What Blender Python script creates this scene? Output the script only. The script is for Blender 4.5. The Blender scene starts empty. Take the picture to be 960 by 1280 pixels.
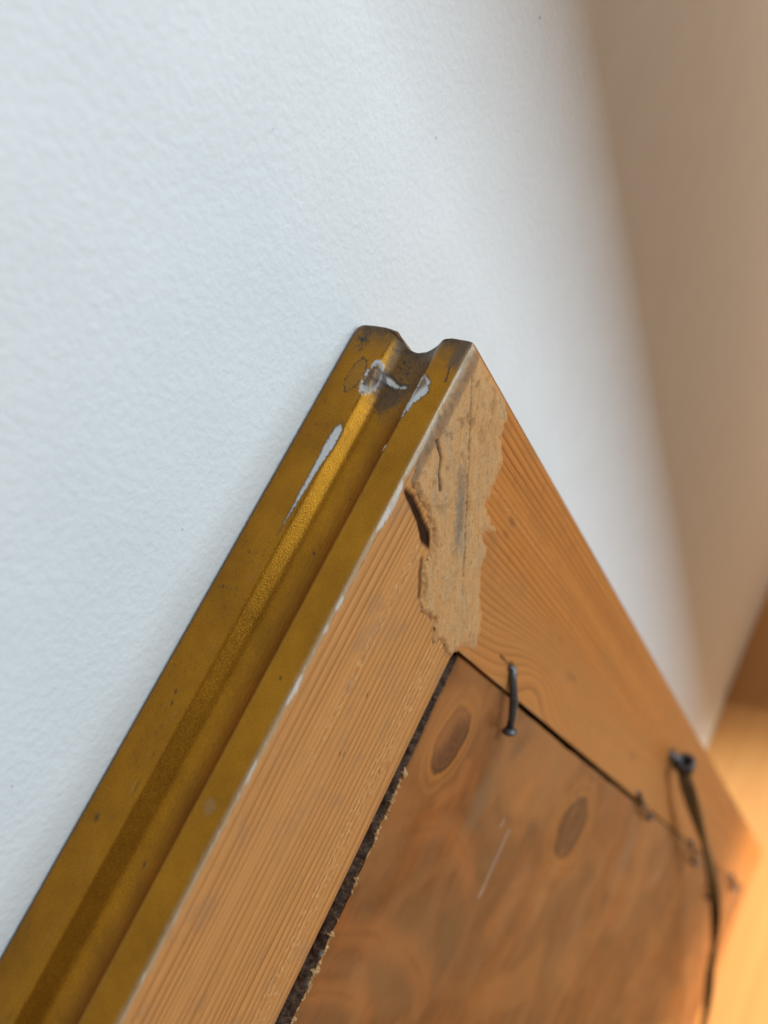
import bpy, bmesh, math, random
import numpy as np
from mathutils import Matrix, Vector

sc = bpy.context.scene
random.seed(4)
rng = np.random.default_rng(4)

# ------------------------------------------------------------------ measured layout
# frame axes: u = along the top rail away from the corner, v = down the stile, h = out of the frame's back
RCAM = np.array([[-0.45173057, 0.425987, 0.78388428],
                 [0.86382416, 0.42850649, 0.26493398],
                 [-0.22304107, 0.79681696, -0.56154734]])     # camera (right, down, forward) in u,v,h
CCAM = np.array([0.01719754, -0.03257448, 0.155])             # the corner seen from the camera
FPX = 1015.5                                                  # focal length in photo pixels
LEAN = math.radians(3.9)
W, H, T, RW = 0.72, 1.02, 0.0289, 0.049                       # frame width, height, thickness, rail width

FRAME_LOC = Vector((0, -(T*math.cos(LEAN) + H*math.sin(LEAN)), T*math.sin(LEAN)))
FRAME_M = Matrix.Translation(FRAME_LOC) @ Matrix.Rotation(-LEAN, 4, 'X')

def loc(u, v, h):            # u,v,h -> the frame's own x (right), y (to the wall), z (up)
    return (-u, -h, H - v)
def world(u, v, h):
    return FRAME_M @ Vector(loc(u, v, h))
def pix(x, y, plane='h', val=0.0):
    """where the photo's pixel meets the plane h=val (back) or v=val (top side) of the frame"""
    d = np.array([x-480, y-640, FPX]); k = {'u': 0, 'v': 1, 'h': 2}[plane]
    n = RCAM[:, k]; s = ((CCAM + val*n) @ n)/(d @ n)
    return RCAM.T @ (d*s - CCAM)

# ------------------------------------------------------------------ camera
cd = bpy.data.cameras.new('camera'); cam = bpy.data.objects.new('camera', cd)
sc.collection.objects.link(cam); sc.camera = cam
cpos = RCAM.T @ (-CCAM)
o0 = world(0, 0, 0)
def wdir(a):
    return (world(*a) - o0).normalized()
ax, ay, az = wdir(RCAM[0]), -wdir(RCAM[1]), -wdir(RCAM[2])
cm = Matrix((ax, ay, az)).transposed().to_4x4(); cm.translation = world(*cpos)
cam.matrix_world = cm
cd.lens = 6.86; cd.sensor_fit = 'VERTICAL'
cd.sensor_height = 6.86*1280/FPX; cd.sensor_width = cd.sensor_height*.75
cd.clip_start = 0.005; cd.clip_end = 50
cd.dof.use_dof = True; cd.dof.focus_distance = 0.160; cd.dof.aperture_fstop = 2.5

# ------------------------------------------------------------------ light
wd = bpy.data.worlds.new('World'); sc.world = wd; wd.use_nodes = True
bg = wd.node_tree.nodes['Background']
bg.inputs[0].default_value = (1.0, 0.82, 0.66, 1); bg.inputs[1].default_value = 0.19

corner = world(0, 0, 0)
def lamp(name, kind, pos, target, energy, color, **kw):
    l = bpy.data.lights.new(name, kind); l.energy = energy; l.color = color
    for k, x in kw.items(): setattr(l, k, x)
    o = bpy.data.objects.new(name, l); sc.collection.objects.link(o)
    o.location = pos
    o.rotation_euler = (Vector(target) - Vector(pos)).to_track_quat('-Z', 'Y').to_euler()
    return o
key_pos = Vector((0.60, -1.00, 1.62))
lamp('window_light', 'AREA', key_pos, (0.0, 0.0, 1.60), 20, (0.69, 0.87, 1.0), shape='RECTANGLE', size=0.23, size_y=1.7)
lamp('warm_fill_light', 'AREA', (1.55, -0.75, 0.75), (0.2, 0, 0.9), 10, (1.0, 0.73, 0.53), shape='RECTANGLE', size=0.9, size_y=1.2)  # added fill lamp, stands in for warm bounce on the shaded wall
lamp('sun_through_window', 'SPOT', (0.55, -1.9, 2.3), (-0.24, -0.38, 0.0), 820, (1.0, 0.90, 0.68),
     spot_size=math.radians(21), spot_blend=0.6, shadow_soft_size=0.05)

sc.view_settings.view_transform = 'Standard'; sc.view_settings.look = 'None'
sc.view_settings.exposure = 0.0; sc.view_settings.gamma = 1.0
sc.view_settings.use_curve_mapping = False

# ------------------------------------------------------------------ noise in numpy
def _hash(ix, iy, seed):
    h = (ix.astype(np.int64)*374761393 + iy.astype(np.int64)*668265263 + seed*974634777) & 0xffffffff
    h = ((h ^ (h >> 13))*1274126177) & 0xffffffff
    return ((h ^ (h >> 16)) & 0xffff)/65535.0
def vn(x, y, seed=0):
    x, y = np.broadcast_arrays(np.asarray(x, float), np.asarray(y, float))
    ix, iy = np.floor(x), np.floor(y); fx, fy = x-ix, y-iy
    fx = fx*fx*(3-2*fx); fy = fy*fy*(3-2*fy)
    a, b = _hash(ix, iy, seed), _hash(ix+1, iy, seed)
    c, d = _hash(ix, iy+1, seed), _hash(ix+1, iy+1, seed)
    return (a*(1-fx)+b*fx)*(1-fy) + (c*(1-fx)+d*fx)*fy
def fbm(x, y, seed=0, oct=4):
    s, a, t = 0, .5, 0
    for k in range(oct):
        s = s + a*vn(np.asarray(x)*2**k, np.asarray(y)*2**k, seed+k*17); t += a; a *= .55
    return s/t                                   # 0..1
def sstep(a, b, x):
    t = np.clip((x-a)/(b-a), 0, 1); return t*t*(3-2*t)
def poly_sd(px, py, poly):
    """signed distance to a polygon, positive inside"""
    poly = np.asarray(poly, float); n = len(poly)
    d = np.full(px.shape, 1e9); ins = np.zeros(px.shape, bool)
    for i in range(n):
        a, b = poly[i], poly[(i+1) % n]; e = b-a
        wx, wy = px-a[0], py-a[1]
        t = np.clip((wx*e[0]+wy*e[1])/(e@e+1e-18), 0, 1)
        d = np.minimum(d, np.hypot(wx-t*e[0], wy-t*e[1]))
        if a[1] != b[1]:
            ins ^= ((a[1] > py) != (b[1] > py)) & (px < (b[0]-a[0])*(py-a[1])/(b[1]-a[1])+a[0])
    return np.where(ins, d, -d)
def line_d(px, py, pts):
    """distance to a polyline and the 0..1 place along it"""
    d = np.full(px.shape, 1e9); tt = np.zeros(px.shape); m = len(pts)-1
    for i in range(m):
        a, b = np.asarray(pts[i], float), np.asarray(pts[i+1], float); e = b-a
        t = np.clip(((px-a[0])*e[0]+(py-a[1])*e[1])/(e@e+1e-18), 0, 1)
        q = np.hypot(px-a[0]-t*e[0], py-a[1]-t*e[1]); k = q < d
        d = np.where(k, q, d); tt = np.where(k, (i+t)/m, tt)
    return d, tt
class Over:
    """coats of colour laid one over another, read by the materials as one RGBA attribute"""
    def __init__(s, n): s.c = np.zeros((n, 3)); s.a = np.zeros(n)
    def add(s, rgb, a):
        a = np.clip(a, 0, 1)[:, None]; rgb = np.asarray(rgb, float)
        pre = s.c*s.a[:, None]*(1-a) + rgb*a; A = s.a[:, None]*(1-a)+a
        s.c = np.where(A > 1e-6, pre/np.maximum(A, 1e-6), 0); s.a = A[:, 0]
    def rgba(s): return np.concatenate([s.c, s.a[:, None]], 1)

# ------------------------------------------------------------------ materials
class NT:
    def __init__(s, name):
        s.m = bpy.data.materials.new(name); s.m.use_nodes = True; s.t = s.m.node_tree
        s.b = s.t.nodes['Principled BSDF']
    def n(s, typ, **kw):
        x = s.t.nodes.new(typ)
        for k, v in kw.items(): setattr(x, k, v)
        return x
    def put(s, sock, v):
        if isinstance(v, bpy.types.NodeSocket): s.t.links.new(v, sock)
        elif isinstance(v, (tuple, list)) and len(v) == 3 and sock.type == 'RGBA': sock.default_value = (*v, 1)
        else: sock.default_value = v
    def math(s, op, a, b=0.0, c=0.0):
        x = s.n('ShaderNodeMath', operation=op)
        s.put(x.inputs[0], a); s.put(x.inputs[1], b); s.put(x.inputs[2], c); return x.outputs[0]
    def mix(s, f, a, b, mode='MIX'):
        x = s.n('ShaderNodeMix', data_type='RGBA', blend_type=mode)
        s.put(x.inputs[0], f); s.put(x.inputs[6], a); s.put(x.inputs[7], b); return x.outputs[2]
    def comb(s, a, b, c=0.0):
        x = s.n('ShaderNodeCombineXYZ')
        for i, v in enumerate((a, b, c)): s.put(x.inputs[i], v)
        return x.outputs[0]
    def noise(s, vec, scale=1.0, detail=2.0, rough=.5):
        x = s.n('ShaderNodeTexNoise'); s.put(x.inputs['Vector'], vec)
        x.inputs['Scale'].default_value = scale; x.inputs['Detail'].default_value = detail
        x.inputs['Roughness'].default_value = rough; return x.outputs[0]
    def ramp(s, f, stops):
        x = s.n('ShaderNodeValToRGB'); e = x.color_ramp.elements
        while len(e) < len(stops): e.new(.5)
        for i, (p, c) in enumerate(stops):
            e[i].position = p; e[i].color = (c, c, c, 1) if not isinstance(c, tuple) else (*c, 1)
        s.put(x.inputs[0], f); return x.outputs[0]
    def attr(s, name):
        return s.n('ShaderNodeAttribute', attribute_name=name)
    def bump(s, height, strength, dist):
        x = s.n('ShaderNodeBump'); x.inputs['Strength'].default_value = strength
        x.inputs['Distance'].default_value = dist; s.put(x.inputs['Height'], height)
        s.put(s.b.inputs['Normal'], x.outputs[0]); return x
    def objco(s): return s.n('ShaderNodeTexCoord').outputs['Object']

def wood_mat(name, light, dark, freq, wob=2.0, line_amt=.75, rough=.5, fleck=.0, blot_col=None, blot_amt=.35, fine_amt=.35, blot_sc=(26, 60)):
    k = NT(name); g = k.attr('grain'); sp = k.n('ShaderNodeSeparateXYZ'); k.put(sp.inputs[0], g.outputs['Vector'])
    al, ac = sp.outputs[0], sp.outputs[1]
    low = k.noise(k.comb(k.math('MULTIPLY', al, 5), k.math('MULTIPLY', ac, 70), 1.3), 1, 2)
    ph = k.math('ADD', k.math('MULTIPLY', ac, freq), k.math('MULTIPLY', low, wob))
    fr = k.math('FRACT', ph)
    line = k.ramp(fr, [(0, .0), (.35, .08), (.72, .55), (.88, 1.0), (.95, .8), (1.0, .0)])
    amp = k.noise(k.comb(k.math('MULTIPLY', al, 3), k.math('MULTIPLY', ac, freq*.31), 4.7), 1, 3)
    amp = k.ramp(amp, [(.28, .25), (.55, 1.0)])
    fine = k.noise(k.comb(k.math('MULTIPLY', al, 190), k.math('MULTIPLY', ac, 5200), 2.2), 1, 3, .65)
    blot = k.noise(k.comb(k.math('MULTIPLY', al, blot_sc[0]), k.math('MULTIPLY', ac, blot_sc[1]), 8.1), 1, 4, .6)
    thin = k.noise(k.comb(k.math('MULTIPLY', al, 7), k.math('MULTIPLY', ac, freq*3.1), 6.4), 1, 2, .6)
    thin = k.ramp(thin, [(.50, 0.), (.66, .75), (.72, .9)])
    lamt = k.math('MULTIPLY', k.math('MULTIPLY', line, amp), line_amt)
    lamt = k.math('MAXIMUM', lamt, k.math('MULTIPLY', thin, line_amt*.55))
    col = k.mix(lamt, light, dark)
    fv = k.math('MULTIPLY_ADD', k.math('SUBTRACT', fine, .5), fine_amt*2.2, 1.0)
    col = k.mix(1.0, col, k.comb(fv, fv, fv), 'MULTIPLY')
    if blot_col is not None:
        col = k.mix(k.math('MULTIPLY', k.ramp(blot, [(.38, .0), (.68, 1.0)]), blot_amt), col, blot_col)
    if fleck:
        cell = k.noise(k.comb(k.math('MULTIPLY', al, 800), k.math('MULTIPLY', ac, 1500), 5.0), 1, 0)
        zone = k.noise(k.comb(k.math('MULTIPLY', al, 2), k.math('MULTIPLY', ac, 110), 3.0), 1, 1)
        fk = k.math('MULTIPLY', k.ramp(cell, [(.56, 0.), (.66, 1.)]), k.ramp(zone, [(.54, .0), (.60, 1.)]))
        col = k.mix(k.math('MULTIPLY', fk, fleck), col, (.80, .50, .25))
    ov = k.attr('over')
    col = k.mix(ov.outputs['Alpha'], col, ov.outputs['Color'])
    k.put(k.b.inputs['Base Color'], col)
    k.put(k.b.inputs['Roughness'], k.math('MULTIPLY_ADD', fine, .25, rough-.1))
    k.b.inputs['Specular IOR Level'].default_value = .15
    hgt = k.math('ADD', k.math('MULTIPLY', lamt, .3), k.math('MULTIPLY', fine, .6))
    k.bump(hgt, .55, .00018)
    return k.m

def gold_mat():
    k = NT('worn_gold_paint'); oc = k.objco(); ov = k.attr('over')
    n1 = k.noise(oc, 3600, 2, .7); n2 = k.noise(oc, 90, 5, .65); n3 = k.noise(oc, 700, 4, .7)
    base = k.mix(k.ramp(n2, [(.35, 0.), (.7, 1.)]), (.43, .183, .014), (.31, .130, .012))
    sv = k.math('MULTIPLY_ADD', k.math('SUBTRACT', n1, .5), 1.3, 1.0)
    base = k.mix(1., base, k.comb(sv, sv, sv), 'MULTIPLY')
    dirt = k.math('MULTIPLY', k.ramp(n3, [(.62, 0.), (.76, .7)]), k.ramp(n2, [(.56, 0.), (.74, .45)]))
    base = k.mix(dirt, base, (.055, .035, .018))
    col = k.mix(ov.outputs['Alpha'], base, ov.outputs['Color'])
    k.put(k.b.inputs['Base Color'], col)
    inv = k.math('SUBTRACT', 1., ov.outputs['Alpha'])
    inv = k.math('MULTIPLY', inv, k.math('SUBTRACT', 1., dirt))
    k.put(k.b.inputs['Metallic'], k.math('MULTIPLY', inv, .90))
    k.put(k.b.inputs['Roughness'], k.math('MULTIPLY_ADD', n1, .22, .25))
    k.b.inputs['Specular IOR Level'].default_value = .3
    k.bump(k.math('ADD', n1, k.math('MULTIPLY', n3, .5)), .38, .00012)
    return k.m

def over_mat(name, rough, nscale, bstr, bdist, var=.35, metallic=0.):
    """colour comes from the mesh's coats; grain and relief from noise"""
    k = NT(name); oc = k.objco(); ov = k.attr('over')
    n1 = k.noise(oc, nscale, 4, .65); n2 = k.noise(oc, nscale*.13, 4, .6)
    f = k.math('MULTIPLY_ADD', k.math('ADD', k.math('MULTIPLY', n1, .7), k.math('SUBTRACT', k.math('MULTIPLY', n2, .3), .5)), var*2.4, 1.)
    k.put(k.b.inputs['Base Color'], k.mix(1., ov.outputs['Color'], k.comb(f, f, f), 'MULTIPLY'))
    k.b.inputs['Roughness'].default_value = rough; k.b.inputs['Metallic'].default_value = metallic
    k.b.inputs['Specular IOR Level'].default_value = .25
    k.bump(n1, bstr, bdist); return k.m

def plain_mat(name, col, rough, metallic=0., nscale=600, var=.3, bstr=.4, bdist=.0002):
    k = NT(name); oc = k.objco(); n1 = k.noise(oc, nscale, 4, .65)
    f = k.math('MULTIPLY_ADD', k.math('SUBTRACT', n1, .5), var*2, 1.)
    k.put(k.b.inputs['Base Color'], k.mix(1., col, k.comb(f, f, f), 'MULTIPLY'))
    k.put(k.b.inputs['Roughness'], k.math('MULTIPLY_ADD', n1, .3, rough-.15)); k.b.inputs['Metallic'].default_value = metallic
    k.bump(n1, bstr, bdist); return k.m

def wall_mat():
    k = NT('white_wall_paint'); oc = k.objco()
    a = k.noise(oc, 560, 3, .55); b = k.noise(oc, 1100, 2, .5); c = k.noise(oc, 55, 3, .5)
    h = k.math('ADD', k.math('ADD', k.math('MULTIPLY', k.ramp(a, [(.36, 0.), (.72, 1.)]), 1.0), k.math('MULTIPLY', b, .35)), k.math('MULTIPLY', c, .6))
    col = k.mix(k.ramp(c, [(.3, 0.), (.7, 1.)]), (.78, .79, .785), (.81, .82, .815))
    for (x, y, rad, cc) in [(675, 22, .00035, (.10, .08, .07)), (668, 28, .0002, (.2, .17, .15)), (341, 162, .00035, (.60, .63, .67)), (545, 172, .0003, (.5, .5, .5)), (15, 983, .0002, (.3, .3, .3)), (228, 662, .00025, (.45, .45, .45))]:
        o_ = cm.translation; d_ = (cm.to_3x3() @ Vector(((x-480)/FPX, -(y-640)/FPX, -1))); q_ = o_ - d_*(o_.y/d_.y)
        dn = k.n('ShaderNodeVectorMath', operation='DISTANCE'); k.put(dn.inputs[0], oc); dn.inputs[1].default_value = q_
        col = k.mix(k.ramp(k.math('ADD', k.math('DIVIDE', dn.outputs['Value'], rad*4), k.math('MULTIPLY', b, .12)), [(.22, .85), (.36, 0.)]), col, cc)
    k.put(k.b.inputs['Base Color'], col)
    k.b.inputs['Roughness'].default_value = .62; k.b.inputs['Specular IOR Level'].default_value = .3
    k.bump(h, .28, .00036); return k.m

def floor_mat():
    k = NT('varnished_floorboards'); oc = k.objco(); sp = k.n('ShaderNodeSeparateXYZ'); k.put(sp.inputs[0], oc)
    n = k.noise(k.comb(k.math('MULTIPLY', sp.outputs[0], 3), k.math('MULTIPLY', sp.outputs[1], 60), 0.), 1, 4, .6)
    k.put(k.b.inputs['Base Color'], k.mix(n, (.58, .32, .12), (.44, .20, .06)))
    k.b.inputs['Roughness'].default_value = .38; k.bump(n, .2, .0004); return k.m

M_GOLD = gold_mat()
M_RAIL = wood_mat('pine_rail', (.62, .285, .092), (.27, .085, .020), 540, 4.0, .78, .52, fleck=.35, blot_col=(.52, .24, .085), fine_amt=.30)
M_STILE = wood_mat('pine_stile', (.62, .232, .054), (.20, .050, .008), 560, 2.4, .85, .5, fleck=.15, blot_col=(.50, .19, .050), fine_amt=.26)
M_PANEL = wood_mat('aged_backing_pine', (.29, .088, .021), (.15, .042, .010), 150, 1.6, .4, .45, blot_col=(.20, .095, .038), blot_amt=.55, fine_amt=.18, blot_sc=(38, 26))
M_FILL = over_mat('dried_glue_filler', .85, 2200, .5, .0002, .32)
M_BARK = over_mat('dark_rough_edge', .75, 900, .9, .0005, .6)
M_SPL = plain_mat('pale_splinter_wood', (.52, .30, .13), .7, 0, 900)
M_IRON = plain_mat('dark_iron', (.12, .12, .125), .42, .75, 900, .8, .6, .0002)
M_WIRE = plain_mat('blackened_wire', (.009, .009, .010), .5, .3, 700, .5)
M_WALL = wall_mat(); M_FLOOR = floor_mat()
M_BLOCKER = plain_mat('cream_blocker', (.72, .64, .54), .8, 0, 300, .05, .2, .0003)

# ------------------------------------------------------------------ mesh helpers
def link(name, me, parent=None, smooth=True):
    o = bpy.data.objects.new(name, me); sc.collection.objects.link(o)
    if parent is not None: o.parent = parent
    if smooth: me.polygons.foreach_set('use_smooth', [True]*len(me.polygons))
    return o
def mesh(name, verts, faces, mats, mat_idx=None):
    me = bpy.data.meshes.new(name); me.from_pydata([tuple(v) for v in verts], [], [tuple(f) for f in faces])
    for m in mats: me.materials.append(m)
    if mat_idx is not None: me.polygons.foreach_set('material_index', np.asarray(mat_idx, np.int32))
    me.update(); return me
def set_over(me, rgba):
    a = me.attributes.new('over', 'FLOAT_COLOR', 'POINT'); a.data.foreach_set('color', np.asarray(rgba, np.float32).ravel())
def set_grain(me, al, ac):
    a = me.attributes.new('grain', 'FLOAT_VECTOR', 'POINT')
    a.data.foreach_set('vector', np.stack([al, ac, 0*al], 1).astype(np.float32).ravel())
def box(name, lo, hi, mat, parent=None, bevel=0.):
    bm = bmesh.new(); bmesh.ops.create_cube(bm, size=1)
    for v in bm.verts: v.co = Vector([lo[i] + (v.co[i]+.5)*(hi[i]-lo[i]) for i in range(3)])
    if bevel: bmesh.ops.bevel(bm, geom=bm.edges[:], offset=bevel, segments=2, affect='EDGES')
    me = bpy.data.meshes.new(name); bm.to_mesh(me); bm.free(); me.materials.append(mat)
    return link(name, me, parent, False)
def tube(pts, rad, seg=10, cap=True):
    """verts, faces of a round bar through u,v,h points with a radius at each"""
    P = [Vector(p) for p in pts]; V, F = [], []; prev = None
    for i, p in enumerate(P):
        t = (P[min(i+1, len(P)-1)] - P[max(i-1, 0)]).normalized()
        a = t.orthogonal().normalized() if prev is None else (prev - t*prev.dot(t)).normalized()
        prev = a; b = t.cross(a); r = rad[i] if hasattr(rad, '__len__') else rad
        for k in range(seg):
            q = 2*math.pi*k/seg; V.append(p + (a*math.cos(q)+b*math.sin(q))*r)
        if i:
            o = (i-1)*seg
            for k in range(seg): F.append((o+k, o+(k+1) % seg, o+seg+(k+1) % seg, o+seg+k))
    if cap: F.append(tuple(range(seg))[::-1]); F.append(tuple((len(P)-1)*seg+k for k in range(seg)))
    return V, F
def shape(name, parts, mat, parent):
    """join (verts, faces) lists given in u,v,h into one mesh"""
    V, F = [], []
    for v, f in parts:
        o = len(V); V += [loc(*q) for q in v]; F += [tuple(i+o for i in g) for g in f]
    bm = bmesh.new(); me = mesh(name, V, F, [mat]); bm.from_mesh(me)
    bmesh.ops.recalc_face_normals(bm, faces=bm.faces[:]); bm.to_mesh(me); bm.free()
    return link(name, me, parent)

# ------------------------------------------------------------------ the setting
wall = box('wall', (-2.0, 0, -0.05), (2.2, .12, 2.6), M_WALL); wall['kind'] = 'structure'
flo = box('floor', (-2.0, -2.4, -.06), (2.2, -.0005, 0), M_FLOOR); flo['kind'] = 'structure'
# unseen slab added to block the window light and cast the wall's shadow edge
blocker = box('shadow_blocker', (.202, -.235, 0.0005), (.50, -.21, 2.5), M_BLOCKER); blocker['kind'] = 'structure'

# ------------------------------------------------------------------ the picture frame
frame = bpy.data.objects.new('picture_frame', None); sc.collection.objects.link(frame)
frame.empty_display_size = .05
frame.matrix_world = FRAME_M
frame['label'] = 'old gilt and pine picture frame leaning face to the white wall, bare wooden back showing'
frame['category'] = 'picture frame'

mm = .001
def section():
    """closed cross-section (inset p, height h, kind): 1 back wood, 0 gilt, 2 hidden wood"""
    back = [(RW, 0), (.45*mm, 0)]
    prof = [(.45, 0), (.12, -.10), (0, -.4), (0, -6.5), (.12, -6.9), (.6, -7.4), (1.45, -8.5), (2.15, -9.9), (2.65, -11.4), (2.9, -12.8),
            (2.9, -14.0), (2.65, -15.2), (2.2, -16.1), (1.25, -17.2), (.28, -18.3), (.05, -18.7), (0, -19.2), (0, -27.6), (.12, -28.3), (.4, -28.75), (.8, -28.9)]
    prof = np.array(prof)*mm
    def resample(P, st):
        out = []
        P = np.asarray(P, float)
        for a, b in zip(P[:-1], P[1:]):
            n = max(1, int(round(np.linalg.norm(b-a)/st)))
            for i in range(n): out.append(a+(b-a)*i/n)
        out.append(P[-1]); return np.array(out)
    bk = resample(back, .42*mm); pf = resample(prof, .28*mm)
    for _ in range(2): pf[1:-1] = .25*pf[:-2]+.5*pf[1:-1]+.25*pf[2:]
    hid = np.array([(RW+.007, -T), (RW+.007, -.0125), (RW, -.0125), (RW, -.0004)])
    P = np.concatenate([bk, pf[1:], hid]); kind = np.array([1]*len(bk)+[0]*(len(pf)-1)+[2]*4)
    return P, kind
SEC, SK = section()

def along_samples(L, fine):
    if not fine: return np.concatenate([[0, .002, .005], np.linspace(.02, L-.02, 24), [L-.005, L-.002, L]])
    a = list(np.arange(0, .055, .00032)); st = .00034
    while a[-1] < min(.32, L/2): a.append(a[-1]+st); st *= 1.012
    a += list(np.linspace(a[-1], L, 14)[1:]); return np.array(a)

def rail(name, L, place, mat, fine, paint, warp, flip):
    A = along_samples(L, fine); P, K = SEC, SK
    if not fine:
        keep = np.concatenate([np.where(K == 1)[0][::12], [np.where(K == 1)[0][-1]], np.where(K == 0)[0][::4], [np.where(K == 0)[0][-1]], np.where(K == 2)[0]])
        keep = np.unique(keep); P, K = P[keep], K[keep]
    n, m = len(A), len(P)
    p = np.tile(P[:, 0], (n, 1)); h = np.tile(P[:, 1], (n, 1)); k = np.tile(K, (n, 1))
    al = p + (L-2*p)*(A/L)[:, None]
    # the outer arris at the mitre is rubbed round
    r = np.interp(-h, [0, .018, .027], [.0003, .0005, .0011]); e = al-p; ph = np.clip(1-e/r, 0, 1)*math.pi/4
    wgt = np.where(k == 1, np.clip(1-p/.003, 0, 1), np.where(k == 0, 1, 0))*(ph > 0)
    al = al + wgt*((p + r - r*np.sin(ph)) - al); p2 = p + wgt*(r - r*np.cos(ph))
    p, al, h, k = p2.ravel(), al.ravel(), h.ravel(), k.ravel()
    ov = Over(len(p)); sink = np.zeros(len(p))
    if paint: sink = paint(al, p, h, k, ov)
    # arrises worn round and uneven towards the corner
    g_ = (k == 0); e_ = np.maximum(al-p, 0)/mm; s_ = h/mm
    for (s0, w0, dep, ln) in [(-18.6, 1.7, .00075, 1.8), (-6.4, 1.0, .00040, 1.3), (-28.9, 1.8, .0006, 1.5), (-.2, .8, .0002, 1.0)]:
        sink = sink + g_*dep*np.exp(-((s_-s0)/w0)**2)*np.exp(-e_/ln)
    sink = sink + g_*.00022*(fbm(s_*1.3, e_*.6, 9)-.4)*np.exp(-e_/1.5)
    # sink: into the back for wood, into the side for gilt
    h2 = np.where(k == 1, h-sink, h); pp = np.where(k == 0, p+sink, p)
    V = [loc(*place(a, q, z)) for a, q, z in zip(al, pp, h2)]
    F, MI = [], []
    for i in range(n-1):
        for j in range(m):
            j2 = (j+1) % m; f = (i*m+j, (i+1)*m+j, (i+1)*m+j2, i*m+j2)
            F.append(f[::-1] if flip else f)
            kk = (K[j], K[j2]); MI.append(1 if kk in ((0, 0), (1, 0), (0, 2)) else 0)
    me = mesh(name, V, F, [mat, M_GOLD], MI)
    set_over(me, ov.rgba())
    ga, gc = warp(al, p, h) if warp else (al, p + h)
    set_grain(me, ga, gc)
    return link(name, me, frame)

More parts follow.
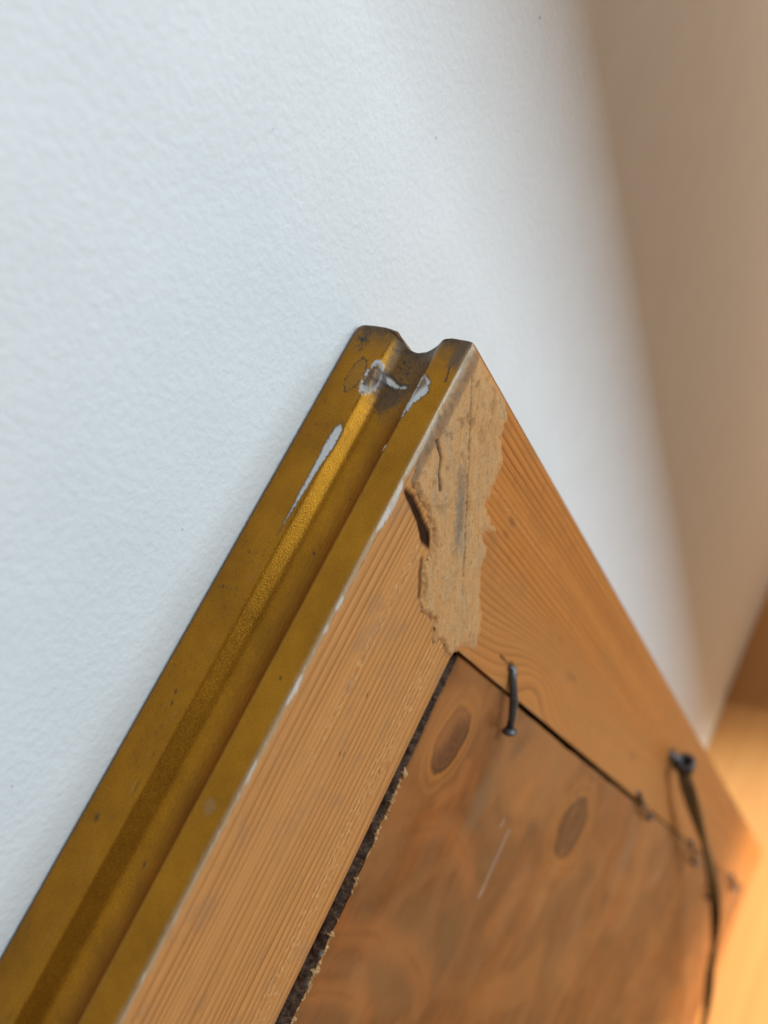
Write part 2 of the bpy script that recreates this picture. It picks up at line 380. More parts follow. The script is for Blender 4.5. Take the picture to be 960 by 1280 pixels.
GESSO = (.60, .59, .57); BROWN = (.085, .045, .022); RAW = (.30, .17, .08)
def paint_top(al, p, h, k, ov):
    u, s = al/mm, h/mm; g = (k == 0); b = (k == 1); sink = np.zeros(len(u)); pm = p/mm
    n1 = fbm(u*.9, s*.9+pm*.4, 3); n2 = fbm(u*2.4, (s-pm)*2.4, 9); n3 = fbm(u*.25, (s-pm)*.25, 12)
    # --- gilt side
    # rubbed dark at the corner and along its ragged end
    ov.add((.10, .058, .022), g*sstep(9, 0, u+6*(n1-.5))*.75*sstep(.35, .6, n1+.18))
    ov.add((.040, .026, .016), g*sstep(2.9, .3, u - pm + 3.6*(n2-.5))*.8*sstep(.25, .5, n1+.1))
    gro = sstep(-18.3, -16.5, s)*sstep(-7.2, -7.9, s)
    ov.add((.085, .046, .018), g*gro*sstep(21, 7, u+12*(n1-.5))*.72)
    ov.add((.028, .020, .014), g*gro*sstep(.57, .66, n2)*sstep(24, 8, u)*.9)
    # scuffs on the front flat
    ov.add((.030, .022, .014), g*sstep(3.2, 1.6, np.hypot((u-4.2)/1.3, (s+25.0)/.75)+2.0*(n2-.5)*2)*sstep(.42, .6, n2))
    ov.add((.07, .042, .018), g*(s < -20)*sstep(.66, .76, n2)*sstep(.50, .66, n3)*.6)
    ov.add((.060, .036, .016), g*(s < -26.5)*sstep(-27.6, -28.7, s+.8*(n2-.5))*.8)
    # cracked outline of a flake about to fall, then the ringed bare spot beside it
    def ringspot(uc, sc_, ru, rs, fill, rim, fa, ra, w):
        q = np.hypot((u-uc)/ru, (s-sc_)/rs) + (n2-.5)*.45
        ov.add(fill, g*sstep(1., .9, q)*fa); ov.add(rim, g*sstep(w, w*.5, abs(q-1.))*ra*sstep(.34, .56, n1+.10))
        return g*sstep(1.02, .9, q)
    ringspot(12.3, -22.2, 4.0, 1.8, (.16, .09, .03), (.045, .028, .016), .25, .9, .10)
    c1 = ringspot(11.9, -18.5, 3.5, 1.45, (.16, .09, .05), (.55, .54, .52), .95, .95, .24); sink += .00022*c1
    ov.add((.50, .48, .45), c1*sstep(13.0, 14.6, u+1.2*(n2-.5))*.8); ov.add((.42, .27, .11), c1*sstep(.35, .12, abs(s+18.2-.1*(u-12)))*.7)
    ov.add(BROWN, c1*sstep(.55, .64, n2))
    # long white chip on the arris of the front flat
    hw = np.interp(u, [23.2, 24.6, 28.5, 33, 40, 47.5], [0, .95, 1.05, .72, .42, 0.]) + (n2-.5)*.5*(u > 23)*(u < 47)
    q = hw-abs(s+19.35+.02*(u-24))
    c2 = g*sstep(-.05, .22, q); ov.add((.10, .075, .05), g*sstep(-.32, -.05, q)*.75*(u > 22.5)*(u < 49)); ov.add(GESSO, c2); sink += .00025*c2
    # chip and dark bruise down in the groove
    bru = poly_sd(u, s, [(10.8, -16.6), (12.5, -10.8), (15.5, -11.5), (18.5, -14.0), (17, -16.4), (13, -16.8)])+(n2-.5)*3
    ov.add((.045, .030, .020), g*sstep(-.8, .8, bru)*.7)
    q = poly_sd(u, s, [(10.0, -16.9), (9.8, -15.6), (10.8, -13.4), (11.0, -10.8), (11.8, -10.8), (12.1, -14), (11.6, -16.2)])+(n2-.5)*.7
    ov.add((.035, .025, .018), g*sstep(-.9, .1, q)*.85); ov.add((.56, .53, .48), g*sstep(.15, .5, q)); sink += .0002*g*sstep(0, .4, q)
    # chip on the groove's near lip, white below and bare wood above
    q = poly_sd(u, s, [(8.8, -7.6), (9.3, -6.1), (10.5, -4.8), (12.5, -4.2), (14.4, -5.0), (15.2, -5.9), (17.2, -6.5), (18.5, -7.0), (18.5, -7.6)])+(n2-.5)*1.3
    bare = sstep(15.2, 12.8, u+1.8*(s+7)); c3 = g*sstep(-.05, .2, q)
    ov.add((.07, .045, .025), g*sstep(-.4, -.05, q)*.8); ov.add(GESSO, c3); ov.add((.22, .14, .085), c3*sstep(.15, .6, q)*bare*sstep(-1.2, -1.0, -np.abs(s+6.2))); sink += .00022*c3
    q = poly_sd(u, s, [(24.6, -7.9), (24.9, -7.0), (26.3, -6.9), (26.4, -7.9)])+(n2-.5)*.5; ov.add((.62, .58, .52), g*sstep(0, .2, q)*.9)
    # hairline cracks at the corner lip
    d, t = line_d(u, s, [(1.0, -.8), (6.5, -2.2), (9.5, -1.6)]); ov.add((.05, .03, .015), g*sstep(.35, .1, d+.25*(n2-.5))*.9)
    ov.add((.12, .07, .035), g*(s > -3)*sstep(7.5, 5.5, u+1.5*(n1-.5))*.8)
    # specks
    for (a, c, r) in [(62, -25.5, .5), (83, -23, .45), (85, -22.4, .3), (108, -25, .7), (110, -12.5, .6), (72, -3.4, .4), (49, -12, .5), (37, -10, .4), (54, -24, .35), (96, -3.8, 1.6)]:
        d = np.hypot(u-a, s-c)+(n2-.5)*r; ov.add((.03, .02, .012) if r < 1 else (.30, .20, .13), g*sstep(r, r*.5, d)*(.9 if r < 1 else .35))
    # --- back edge: gilt and gesso rubbed thin where side meets back
    edge = g*sstep(-.9, -.1, s+.5*(n2-.5))
    ov.add((.40, .27, .15), edge*.7)
    lim = .8+1.5*n1+1.6*sstep(36, 16, u)*n3
    e2 = b*sstep(lim, lim-.6, pm); ov.add((.47, .33, .20), e2*.75)
    ov.add((.20, .13, .08), b*sstep(2.2, .3, pm)*sstep(.56, .66, n2)*sstep(50, 20, u)*.8)
    for (a0, a1, w, i) in [(31.0, 41.5, 1.5, .95), (6, 14, 1.6, .5), (54.5, 57.5, .9, .8), (60, 62, .7, .7), (70, 75.5, 1.0, .9), (86, 90, .6, .6), (16, 30, .9, .45)]:
        hw = w*np.sqrt(np.clip(1-((u-(a0+a1)/2)/((a1-a0)/2))**2, 0, 1))
        ov.add((.66, .60, .52), b*sstep(-.05, .35, hw-abs(pm-.6)+(n2-.5)*.9)*i)
    # --- back: the dark gash beside the filler, and its glue stain
    pts = [tuple(pix(*q)[:2]/mm) for q in [(506, 613), (514, 625), (523, 645), (529, 662), (536, 684)]]
    d, t = line_d(u, pm, pts); w = np.interp(t, [0, .2, .6, .85, 1], [.35, .95, 1.0, 1.6, .4])
    q = w-d+(n2-.5)*.35
    ov.add((.16, .065, .02), b*sstep(-.5, .0, q)*.6); ov.add((.030, .010, .004), b*sstep(-.05, .25, q)); sink += .0004*b*sstep(-.1, .6, q)
    pts = [tuple(pix(*q)[:2]/mm) for q in [(527, 700), (525, 720), (524, 745)]]
    d, t = line_d(u, pm, pts); ov.add((.12, .05, .018), b*sstep(.9, .3, d+1.2*(n2-.5))*.85)
    # smears and small dents on the pine
    ov.add((.33, .19, .10), b*sstep(.60, .78, n3)*.35)
    for q in [(459, 869), (474, 965), (425, 942), (430, 943)]:
        a, c = pix(*q)[:2]/mm; ov.add((.10, .05, .02), b*sstep(.42, .15, np.hypot((u-a)*.6, pm-c))*.8)
    d, t = line_d(u, pm, [tuple(pix(*q)[:2]/mm) for q in [(483, 960), (487, 953)]]); ov.add((.13, .07, .03), b*sstep(.35, .1, d)*.7)
    ov.add((.28, .13, .05), b*sstep(RW/mm-1.2, RW/mm-.1, pm+.8*(n1-.5))*.5)
    return sink

def paint_stile(al, p, h, k, ov):
    v, pm = al/mm, p/mm; b = (k == 1); ov.add((.045, .028, .016), (k == 0)*sstep(5, .5, v-pm)*.9); n2 = fbm(v*1.2, pm*1.2, 23); n3 = fbm(v*.12, pm*.25, 29)
    ov.add((.40, .16, .045), b*sstep(.52, .74, n3)*.4)
    ov.add((.20, .10, .05), b*sstep(.6, .75, fbm(v*.2, pm*.3, 41))*.16*sstep(150, 40, v))
    for (x, y, r, a) in [(712, 845, 2.2, .45), (718, 849, 1.2, .6), (790, 945, 2.6, .6), (700, 800, 1.2, .3), (640, 652, 1.2, .4), (632, 668, 1.0, .35), (905, 1010, 5, .4)]:
        q = pix(x, y)[:2]/mm; d = np.hypot((v-q[1])*.35, pm-q[0]); ov.add((.10, .05, .025), b*sstep(r, r*.3, d+(n2-.5)*r)*a)
    ov.add((.46, .20, .065), b*sstep(20, 32, pm+8*(n3-.5))*.45)
    # the wear round the screw
    q = pix(843, 948)[:2]/mm; d = np.hypot((v-q[1])*.5, pm-q[0]); ov.add((.12, .06, .03), b*sstep(9, 2, d+3*(n2-.5))*.6)
    ov.add((.48, .26, .12), b*sstep(RW/mm-1.0, RW/mm-.2, pm+1.2*(n2-.5))*.6*sstep(.4, .6, fbm(v*.15, 0*v, 7)))
    ov.add((.030, .015, .008), 1.0*(k == 2))  # shade inside the crack, painted dark onto the stile's rebate side
    q = pix(638, 833)[:2]/mm; d = np.hypot((v-q[1])*.8, pm-q[0]); ov.add((.05, .022, .010), b*sstep(2.0, .8, d+1.2*(n2-.5))*.9)
    d, t = line_d(v, pm, [(q[1]-9, q[0]-.3), (q[1], q[0]), (q[1]+3.5, q[0]+1.2)]); ov.add((.06, .025, .01), b*sstep(.55, .15, d+.4*(n2-.5))*.9)
    # rubbed outer edge
    ov.add((.16, .085, .035), b*sstep(.9, .1, pm+.5*(n2-.5))*.7)
    return np.zeros(len(v))

def warp_top(al, p, h):
    return al, p + h*.6 + .0022*(fbm(al*9, p*30, 51)-.5)
def warp_stile(al, p, h):
    # straight close grain outside, cathedral figure towards the opening
    c = p + h*.6 + .003*(fbm(al*7, p*30, 61)-.5)
    fig = 0
    for (v0, p0, sv, sp, a) in [(.105, .040, .030, .009, .0085), (.128, .032, .012, .005, .004), (.34, .036, .09, .010, .007), (.62, .03, .12, .012, .008)]:
        fig = fig + a*np.exp(-((al-v0)/sv)**2-((p-p0)/sp)**2)
    return al, (c + fig)*np.where(p < .022, 1.0, 1.0)

rail('top_rail', W, lambda a, q, z: (a, q, z), M_RAIL, True, paint_top, warp_top, True)
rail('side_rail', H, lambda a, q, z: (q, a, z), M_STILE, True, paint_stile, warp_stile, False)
rail('side_rail', H, lambda a, q, z: (W-q, a, z), M_STILE, False, None, warp_stile, True)
rail('bottom_rail', W, lambda a, q, z: (a, H-q, z), M_RAIL, False, None, warp_top, False)

# ------------------------------------------------------------------ the backing board
GAP = .0050
def backing():
    u0, u1, v0, v1 = RW+.0009, W-RW-.0009, RW+GAP, H-RW-.003
    us = list(np.arange(u0, .20, .0006)) + list(np.linspace(.2, u1, 26)); us = np.array(us)
    vs = [v0]; st = .0004
    while vs[-1] < v1-.002: vs.append(vs[-1]+st); st = min(st*1.012, .008)
    vs[-1] = v1; vs = np.array(vs)
    U, Vv = np.meshgrid(us, vs, indexing='ij'); n, m = U.shape
    # ragged sawn edge beside the top rail
    edge = np.clip(us-.06, -.01, .2)*.040 + (fbm(us*380, us*0, 71)-.5)*.0013 + (fbm(us*60, us*0, 73)-.5)*.0018
    wt = np.exp(-(Vv-v0)/.012); Vv = Vv + edge[:, None]*wt
    # the board stands level with the rails, a hair lower along the stile
    Hh = -.0006 + .0004*(fbm(U*40, Vv*40, 75)-.5) - .0005*np.exp(-(U-u0)/.004) - .0004*np.exp(-(Vv-v0)/.0012)
    # the crack along the stile opens below the first nail
    U = U + np.exp(-(U-u0)/.006)*np.interp(Vv, [.05, .088, .10, .16, .27, .31, .5], [-.0009, -.0008, .0003, .0009, .0007, -.0001, -.0004])*(1+0*U) + np.exp(-(U-u0)/.004)*(fbm(Vv*90, Vv*0, 79)-.5)*.0007
    u, v = U.ravel()/mm, Vv.ravel()/mm; hh = Hh.ravel()
    ov = Over(len(u)); n1 = fbm(u*.06, v*.045, 81); n2 = fbm(u*.5, v*.6, 83); n3 = fbm(u*.032, v*.022, 85); nf = fbm(u*.7, v*.8, 87)
    ov.add((.15, .075, .032), sstep(.42, .66, n3)*.65); ov.add((.14, .05, .016), sstep(.5, .72, fbm(u*.09, v*.06, 77))*.5); ov.add((.17, .065, .02), sstep(.58, .75, fbm(u*.03, v*.16, 97))*.25)
    ov.add((.36, .145, .048), sstep(.52, .70, n3)*.6)
    # swirled plane marks
    for (cu, cv, r0, r1, a) in [(118, 108, 22, 25, .35), (138, 66, 16, 18, .5), (95, 150, 34, 38, .3), (120, 240, 40, 46, .3), (66, 130, 16, 20, .35)]:
        d = np.hypot(u-cu, (v-cv)*.75)+3*(n2-.5); ring = sstep(r0-2.5, r0, d)*sstep(r1+1.5, r1, d)
        ov.add((.40, .17, .06), ring*a*.7); ov.add((.16, .07, .025), sstep(1.5, .2, abs(d-r1))*a*.55*sstep(.4, .6, n1))
        ov.add((.21, .115, .052), sstep(r0, r0-7, d)*a*.8)
    knots = [(66.5, 70, 8.4, 7.2, 1.0), (73, 200, 11, 16, 1.0), (150, 330, 14, 13, .6), (92, 470, 14, 15, .5)]
    al, ac = U.ravel().copy(), Vv.ravel().copy()
    for (cu, cv, ru, rv, a) in knots:
        q = np.hypot((u-cu)/ru, (v-cv)/rv)+(n2-.5)*.14+(fbm(u*.13, v*.13, 99)-.5)*.45
        ov.add((.42, .155, .034), sstep(2.1, 1.25, q)*a*.75)
        ov.add((.17, .075, .025), sstep(.30, .04, abs(q-1.95))*a*.4*sstep(.4, .6, n1))
        ov.add((.25, .115, .040), sstep(.2, .05, abs(q-1.45))*a*.35)
        ov.add((.13, .042, .018), sstep(1.10, .88, q)*a*.95); ov.add((.07, .024, .012), (.5+.5*np.sin(q*22))*sstep(1., .85, q)*a*.55)
        ov.add((.055, .020, .010), sstep(.17, .03, abs(q-.96))*a*.9); ov.add((.20, .065, .018), (.5+.5*np.sin(q*15))*sstep(1.05, 1.2, q)*sstep(2.4, 1.7, q)*a*.6)
        ov.add((.13, .045, .018), sstep(.9, .3, q)*a*.7*sstep(.45, .62, nf)); ov.add((.03, .012, .007), sstep(.9, .4, q)*a*.7*sstep(.62, .70, fbm(u*.7, v*.5, 89)))
        ac += 1.6*rv*mm*np.exp(-((u-cu)/(ru*2.6))**2)*np.sign(v-cv)*np.exp(-abs(v-cv)/(rv*2.2))
    # dark figure above the first knot, orange flares, a grey rub
    for (x, y, r, c, a) in [(480, 1080, 10, (.30, .13, .045), .5), (450, 1160, 8, (.17, .075, .03), .5), (545, 1060, 8, (.19, .09, .04), .5), (560, 1200, 10, (.17, .08, .035), .4), (585, 862, 4, (.12, .055, .025), .55), (610, 850, 3, (.14, .065, .03), .45), (655, 1000, 6, (.42, .17, .05), .55), (648, 940, 7, (.17, .085, .04), .5),
                            (620, 870, 5, (.40, .17, .06), .4), (600, 1010, 9, (.185, .115, .06), .6), (690, 975, 8, (.20, .12, .06), .5), (780, 1080, 16, (.24, .16, .09), .5), (640, 1130, 12, (.40, .20, .09), .35)]:
        q = pix(x, y)[:2]/mm; d = np.hypot((u-q[0])*.6, v-q[1])+r*.9*(n2-.5); ov.add(c, sstep(r, r*.25, d)*a)
    # lapped swirls of red-brown stain
    for pl, w, a in [([(380, 1243), (425, 1243), (452, 1254), (470, 1282)], 5, .7), ([(404, 1169), (470, 1170), (512, 1192), (530, 1225), (528, 1282)], 7, .65), ([(520, 1040), (565, 1035), (585, 1070), (592, 1130)], 6, .5),
                     ([(540, 1010), (575, 985), (590, 945)], 4, .6), ([(600, 1190), (640, 1120), (690, 1090), (740, 1085)], 9, .5), ([(760, 1088), (775, 1105), (800, 1108), (830, 1098)], 9, .5), ([(655, 1055), (648, 1000), (690, 960)], 6, .5), ([(690, 1230), (740, 1160), (800, 1130)], 14, .45)]:
        d, t = line_d(u, v, [tuple(pix(*q_)[:2]/mm) for q_ in pl]); d = d+1.6*(n2-.5)
        ov.add((.46, .16, .045), sstep(w, 0, d)*a*.8*sstep(0, .12, t)*sstep(1, .85, t)); ov.add((.12, .042, .014), sstep(w*.22, .1, d)*a*.45*sstep(.35, .65, n1))
    # pale scratches
    for A, B, w, a in [((604, 1117), (638, 1040), .8, .5), ((601, 1122), (606, 1112), 1.0, .7), ((818, 1104), (826, 1092), 2.6, .45), ((628, 1034), (632, 1026), .7, .5)]:
        d, t = line_d(u, v, [tuple(pix(*A)[:2]/mm), tuple(pix(*B)[:2]/mm)]); ov.add((.52, .44, .38), sstep(w, w*.3, d+.5*(n2-.5))*a)
    ov.add((.44, .17, .05), sstep(.55, .72, fbm(u*.03, v*.02, 91))*.5); ov.add((.42, .20, .08), sstep(.6, .75, fbm(u*.02, v*.12, 93))*.3*sstep(90, 220, v))
    # splintered pale rim and stain at the ragged edge
    ve = (v-(v0+np.repeat(edge, m))/mm)
    ov.add((.50, .29, .13), sstep(1.0, .1, ve+1.2*(n2-.5))*.85*sstep(.45, .6, fbm(u*.12, 0*u, 95))*(u > 78))
    ov.add((.13, .065, .03), sstep(1.6, .1, ve+1.0*(n2-.5))*.6*(u < 80))
    top = np.stack([-u*mm, -hh, H-v*mm], 1)
    V = list(top); F = []
    for i in range(n-1):
        for j in range(m-1): F.append((i*m+j, i*m+j+1, (i+1)*m+j+1, (i+1)*m+j))
    me = mesh('backing_board', V, [f[::-1] for f in F], [M_PANEL]); set_over(me, ov.rgba()); set_grain(me, al, ac)
    o = link('backing_board', me, frame)
    # body of the board below its face
    V2, F2 = [], []
    for (a, b, hgt) in [(u0, v0, 0), (u1, v0, 0), (u1, v1, 0), (u0, v1, 0)]:
        V2 += [loc(a, b+(.0110 if b == v0 else 0), -.0022), loc(a, b+(.0110 if b == v0 else 0), -.0118)]
    F2 = [(0, 1, 3, 2), (2, 3, 5, 4), (4, 5, 7, 6), (6, 7, 1, 0), (1, 7, 5, 3)]
    b2 = mesh('board_core', V2, F2, [M_PANEL]); set_over(b2, np.zeros((8, 4))); set_grain(b2, np.arange(8)*.01, np.arange(8)*.01)
    link('board_core', b2, o, False)
    # the dark bark-like edge that shows in the gap
    us2 = np.arange(u0, .215, .00035); ks = np.linspace(0, 1, 22)
    A, Kk = np.meshgrid(us2, ks, indexing='ij')
    e2 = np.interp(A, us, edge)
    rough = (fbm(A*700, Kk*7, 101)-.5)*.0011 + (fbm(A*160, Kk*3, 103)-.5)*.0016
    hz = -.0007 - Kk*.0105
    vv = v0 + e2 - .0002 + rough*np.clip(Kk*6, 0, 1) - .0009*np.sin(np.clip(Kk*1.6, 0, 1)*math.pi)
    a_, b_ = A.ravel()/mm, (Kk*11).ravel(); q1 = fbm(a_*.8, b_*1.4, 105); q2 = fbm(a_*2.5, b_*2.5, 107)
    ov = Over(a_.size); ov.add((.080, .043, .026), np.ones(a_.size)); ov.add((.16, .095, .06), sstep(.55, .75, q1)*.8)
    ov.add((.020, .012, .010), sstep(.5, .3, q2)*.7); ov.add((.24, .14, .075), sstep(.60, .75, q2)*sstep(.35, .02, Kk.ravel())*.8)
    for (x, y) in [(523, 941), (510, 966), (397, 1193), (421, 1168), (378, 1232)]:
        q = pix(x, y, 'v', v0)/mm; d = np.hypot(a_-q[0], (-.7-Kk.ravel()*10.5)-q[2]); ov.add((.42, .42, .46), sstep(.95, .35, d+.7*(q2-.5))*.8)
    V = [loc(x, y, z) for x, y, z in zip(A.ravel(), vv.ravel(), hz.ravel())]; n2_, m2_ = A.shape
    F = [(i*m2_+j, i*m2_+j+1, (i+1)*m2_+j+1, (i+1)*m2_+j) for i in range(n2_-1) for j in range(m2_-1)]
    me = mesh('dark_edge', V, F, [M_BARK]); set_over(me, ov.rgba())
    de = link('dark_edge', me, o); de['label'] = 'dark bark-like raw edge of the board in the gap'
    # torn slivers standing along the edge
    V, F = [], []
    for k in range(150):
        uu = random.uniform(.078, .15); L = random.uniform(.0005, .0014)*random.choice((.7, 1, 1, 2.0)); w = random.uniform(.00015, .0005)*random.choice((.6, 1, 1.8))
        if fbm(np.array(uu*120), np.array(0.), 95) < .46 and random.random() < .8: continue
        vb = v0+float(np.interp(uu, us, edge)); a = random.uniform(-.7, .7)
        c = Vector((uu, vb+random.uniform(-.0001, .0005), -.0006)); t = Vector((1, random.uniform(-.5, .5), random.uniform(-.2, .5))).normalized()
        n_ = 6; o_ = len(V); sd_ = t.cross(Vector((0, .3, 1))).normalized(); up_ = t.cross(sd_)
        V.append(loc(*(c-t*L*.6)))
        for q_ in range(n_):
            f_ = 2*math.pi*q_/n_; V.append(loc(*(c+t*L*random.uniform(-.25, .25)+(sd_*math.cos(f_)+up_*math.sin(f_))*w*random.uniform(.6, 1.5))))
        V.append(loc(*(c+t*L*.6)))
        for q_ in range(n_): F += [(o_, o_+1+q_, o_+1+(q_+1) % n_), (o_+n_+1, o_+1+(q_+1) % n_, o_+1+q_)]
    sp = link('splinters', mesh('splinters', V, F, [M_SPL]), o, False); sp['kind'] = 'stuff'
    return o
board = backing()

# ------------------------------------------------------------------ filler smeared over the mitre joint
def filler():
    out = [(594, 429), (611, 455), (630, 492), (634, 520), (626, 548), (629, 575), (618, 603), (606, 632), (619, 664), (603, 668), (607, 690), (600, 712), (600, 745),
           (602, 770), (597, 800), (594, 814), (580, 806), (572, 811), (560, 822), (549, 800), (541, 803), (541, 775), (524, 765), (529, 735), (526, 715),
           (538, 692), (541, 672), (534, 645), (524, 622), (513, 604), (524, 572), (541, 535), (561, 492), (577, 459)]
    poly = np.array([pix(*q)[:2] for q in out])/mm
    lo, hi = poly.min(0)-1.5, poly.max(0)+1.5; st = .30
    us, vs = np.arange(lo[0], hi[0], st), np.arange(lo[1], hi[1], st)
    U, Vv = np.meshgrid(us, vs, indexing='ij'); n, m = U.shape
    s_, c_ = (U+Vv)*.7071, (U-Vv)*.7071            # along and across the mitre
    fib = fbm(s_*.35, c_*2.2, 111); big = fbm(U*.22, Vv*.22, 113); fin = fbm(U*1.6, Vv*1.6, 115); rag = fbm(s_*.5, c_*1.6, 117)
    sd = poly_sd(U, Vv, poly) + (rag-.5)*2.2 + (fin-.5)*.5
    sd = np.minimum(sd, np.minimum(U, Vv)-.45-.3*big)
    thick = .34 + .40*big + .22*(fib-.5) + .10*(fin-.5)
    soft = 1.1 + 2.6*sstep(-3, 4, Vv-U+6*(big-.5))           # thin feathered smear over the stile, a torn step on the rail
    hgt = np.where(sd > 0, np.clip(sd/soft, 0, 1)**.7*np.maximum(thick+.1, .08), -.12)
    # torn ridges and a crack or two along the joint
    crk, _ = line_d(U, Vv, [tuple(pix(*q)[:2]/mm) for q in [(543, 550), (548, 572), (545, 590), (547, 612)]]); hgt -= .45*sstep(.5, .1, crk+.4*(fin-.5))*(sd > .3)
    crk2, _ = line_d(U, Vv, [tuple(pix(*q)[:2]/mm) for q in [(587, 470), (583, 560), (580, 640), (576, 720)]]); hgt -= .20*sstep(.6, .1, crk2+.8*(fin-.5))*(sd > .3)
    u, v = U.ravel(), Vv.ravel(); ov = Over(u.size); f1, f2, b1 = fib.ravel(), fin.ravel(), big.ravel()
    ov.add((.58, .315, .128), np.ones(u.size)); ov.add((.50, .235, .075), sstep(.42, .66, f1)*.5); ov.add((.55, .37, .20), sstep(.52, .72, f2)*.45)
    g = pix(572, 640)[:2]/mm; d = np.hypot(((u-g[0])+(v-g[1]))*.7071*.20, ((u-g[0])-(v-g[1]))*.7071)
    ov.add((.17, .145, .11), sstep(3.2, .4, d+2.2*(f2-.5))*.75)
    ov.add((.40, .30, .18), sstep(.55, .75, fbm(s_.ravel()*.12, c_.ravel()*.5, 119))*.4); ov.add((.58, .27, .09), sstep(.50, .70, fbm(s_.ravel()*.2, c_.ravel()*.9, 129))*.5)
    ov.add((.60, .255, .075), sstep(1.6, .0, sd.ravel()+1.2*(f1-.5))*.6)
    ov.add((.22, .105, .04), sstep(.60, .74, fbm(u*.45, v*.45, 121))*.55*sstep(26, 8, v))
    ov.add((.10, .050, .022), sstep(.68, .78, fbm(s_.ravel()*.9, c_.ravel()*2.6, 123))*.5)
    ov.add((.09, .040, .016), sstep(.55, .15, crk.ravel()+.4*(f2-.5))*.9)
    ov.add((.13, .065, .03), sstep(.5, .1, crk2.ravel()+.9*(f2-.5))*.5)
    ov.add((.58, .50, .40), sstep(1.9, .4, v+1.6*(b1-.5)+.8*(f2-.5))*.75); ov.add((.17, .11, .07), sstep(2.6, 1.2, np.abs(v-2.4)+1.5*(f2-.2))*.6)
    ov.add((.40, .31, .21), sstep(.7, 0., sd.ravel())*.15)
    idx = -np.ones(u.size, int); V, F = [], []; keep = (sd > -.6).ravel()
    sel = np.where(keep)[0]; idx[sel] = np.arange(sel.size)
    hr = hgt.ravel(); V = [loc(u[i]*mm, v[i]*mm, hr[i]*mm) for i in sel]
    for i in range(n-1):
        for j in range(m-1):
            q = (i*m+j, i*m+j+1, (i+1)*m+j+1, (i+1)*m+j)
            if keep[list(q)].all(): F.append(tuple(idx[list(q)])[::-1])
    me = mesh('filler_patch', V, F, [M_FILL]); set_over(me, ov.rgba()[sel])
    o = link('filler_patch', me, frame); o['label'] = 'rough tan dried filler smeared over the mitre joint'
filler()

# ------------------------------------------------------------------ nails, screw eye and hanging wire
def nail(a, b, r, lift=.0009, head=1.9):
    A, B = pix(*a), pix(*b); A[2] = r*.35; B[2] = lift+r*1.2
    A, B = Vector(A), Vector(B); d = (B-A).normalized()
    mid = A.lerp(B, .45) + Vector((0, 0, r*.9)) + Vector((.0004, 0, 0))
    pts = [A-d*.0012-Vector((0, 0, .003)), A, A.lerp(mid, .5), mid, mid.lerp(B, .55)+Vector((0, 0, .0002)), B-d*.0006]
    parts = [tube(pts, [r*.9, r*1.05, r*.92, r*1.08, r*.95, r*.95], 10),
             tube([B-d*.0012, B-d*.0005, B, B+d*.0005], [r*1.0, r*head*.85, r*head, r*head*.8], 12)]
    return shape('nail', parts, M_IRON, frame)
nail((639, 836), (628, 910), .00112)
nail((797, 990), (806, 1019), .0010)
nail((863, 1050), (863, 1076), .0013)
nail((884, 1104), (881, 1120), .0014)
nail((914, 1092), (914, 1108), .0018)

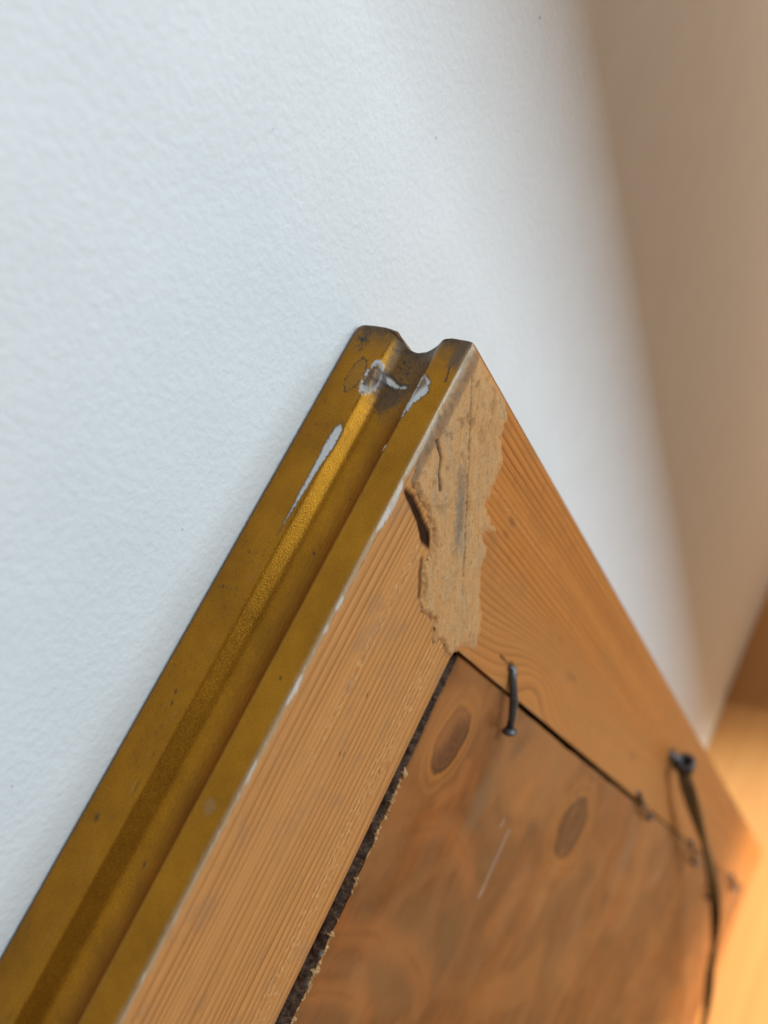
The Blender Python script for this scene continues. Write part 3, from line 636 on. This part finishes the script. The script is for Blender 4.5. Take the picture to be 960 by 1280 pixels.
S = Vector(pix(838, 944)); S[2] = 0
def ring(c, ax, rad, r, n=20, turns=1.0, pitch=0.):
    ax = Vector(ax).normalized(); a = ax.orthogonal().normalized(); b = ax.cross(a); m = int(n*turns)
    return [c + (a*math.cos(2*math.pi*i/n)+b*math.sin(2*math.pi*i/n))*rad + ax*(pitch*i/n) for i in range(m+1)]
eye = [tube([S-Vector((0, 0, .004)), S+Vector((0, 0, .0045))], .0014, 10),
       tube(ring(S+Vector((0, 0, .0078)), (.25, 1, 0), .0034, .0012), .00125, 8, False),
       tube([S+Vector((0, 0, .0002)), S+Vector((0, 0, .0012))], [.0036, .0030], 12)]
shape('screw_eye', eye, M_IRON, frame)
base = S+Vector((0, .001, .0065))
ctrl = [base, Vector(pix(856, 972, 'h', .007)), Vector(pix(866, 1005, 'h', .010)), Vector(pix(884, 1068, 'h', .014)), Vector(pix(893, 1120, 'h', .018)),
        Vector(pix(894, 1160, 'h', .021)), Vector(pix(888, 1215, 'h', .021)), Vector(pix(879, 1282, 'h', .021)), Vector((.26, .83, .020)), Vector((.36, .86, .016)),
        Vector((.48, .82, .018)), Vector((.60, .62, .016)), Vector((.66, .45, .012)), Vector((W-S[0], S[1]+.02, .0075)), Vector((W-S[0], S[1], .0065))]
def catmull(c, n=26):
    out = []
    for i in range(len(c)-1):
        p0, p1, p2, p3 = c[max(i-1, 0)], c[i], c[i+1], c[min(i+2, len(c)-1)]
        for k in range(n):
            t = k/n; out.append(.5*((2*p1)+(p2-p0)*t+(2*p0-5*p1+4*p2-p3)*t*t+(3*p1-p0-3*p2+p3)*t**3))
    return out+[c[-1]]
path = catmull(ctrl)
def strand(ph, off, r):
    pts = []; s = 0
    for i, q in enumerate(path):
        if i: s += (q-path[i-1]).length
        t = (path[min(i+1, len(path)-1)]-path[max(i-1, 0)]).normalized()
        a = t.cross(Vector((0, 0, 1))).normalized(); b = t.cross(a)
        o = off*min(1, .4+s/.05); w = ph+s/.34*2*math.pi
        pts.append(q+(a*math.cos(w)+b*math.sin(w))*o)
    return tube(pts, r, 8)
wp = [strand(0.4, .0016, .0021), strand(0.4+math.pi, .0016, .0021),
      tube(ring(base+Vector((.001, 0, -.001)), (.2, .9, .3), .0034, .001, 16, 3.2, .0016), .0011, 8),
      tube(ring(base+Vector((.0005, .004, -.0005)), (.1, 1, .1), .0024, .001, 16, 4.5, .0022), .0011, 8)]
shape('hanging_wire', wp, M_WIRE, frame)['label'] = 'dark twisted hanging wire tied to a screw eye'
S2 = Vector((W-S[0], S[1], 0))
eye2 = [tube([S2-Vector((0, 0, .004)), S2+Vector((0, 0, .0045))], .0014, 10), tube(ring(S2+Vector((0, 0, .0078)), (.25, 1, 0), .0034, .0012), .00125, 8, False)]
shape('screw_eye', eye2, M_IRON, frame)
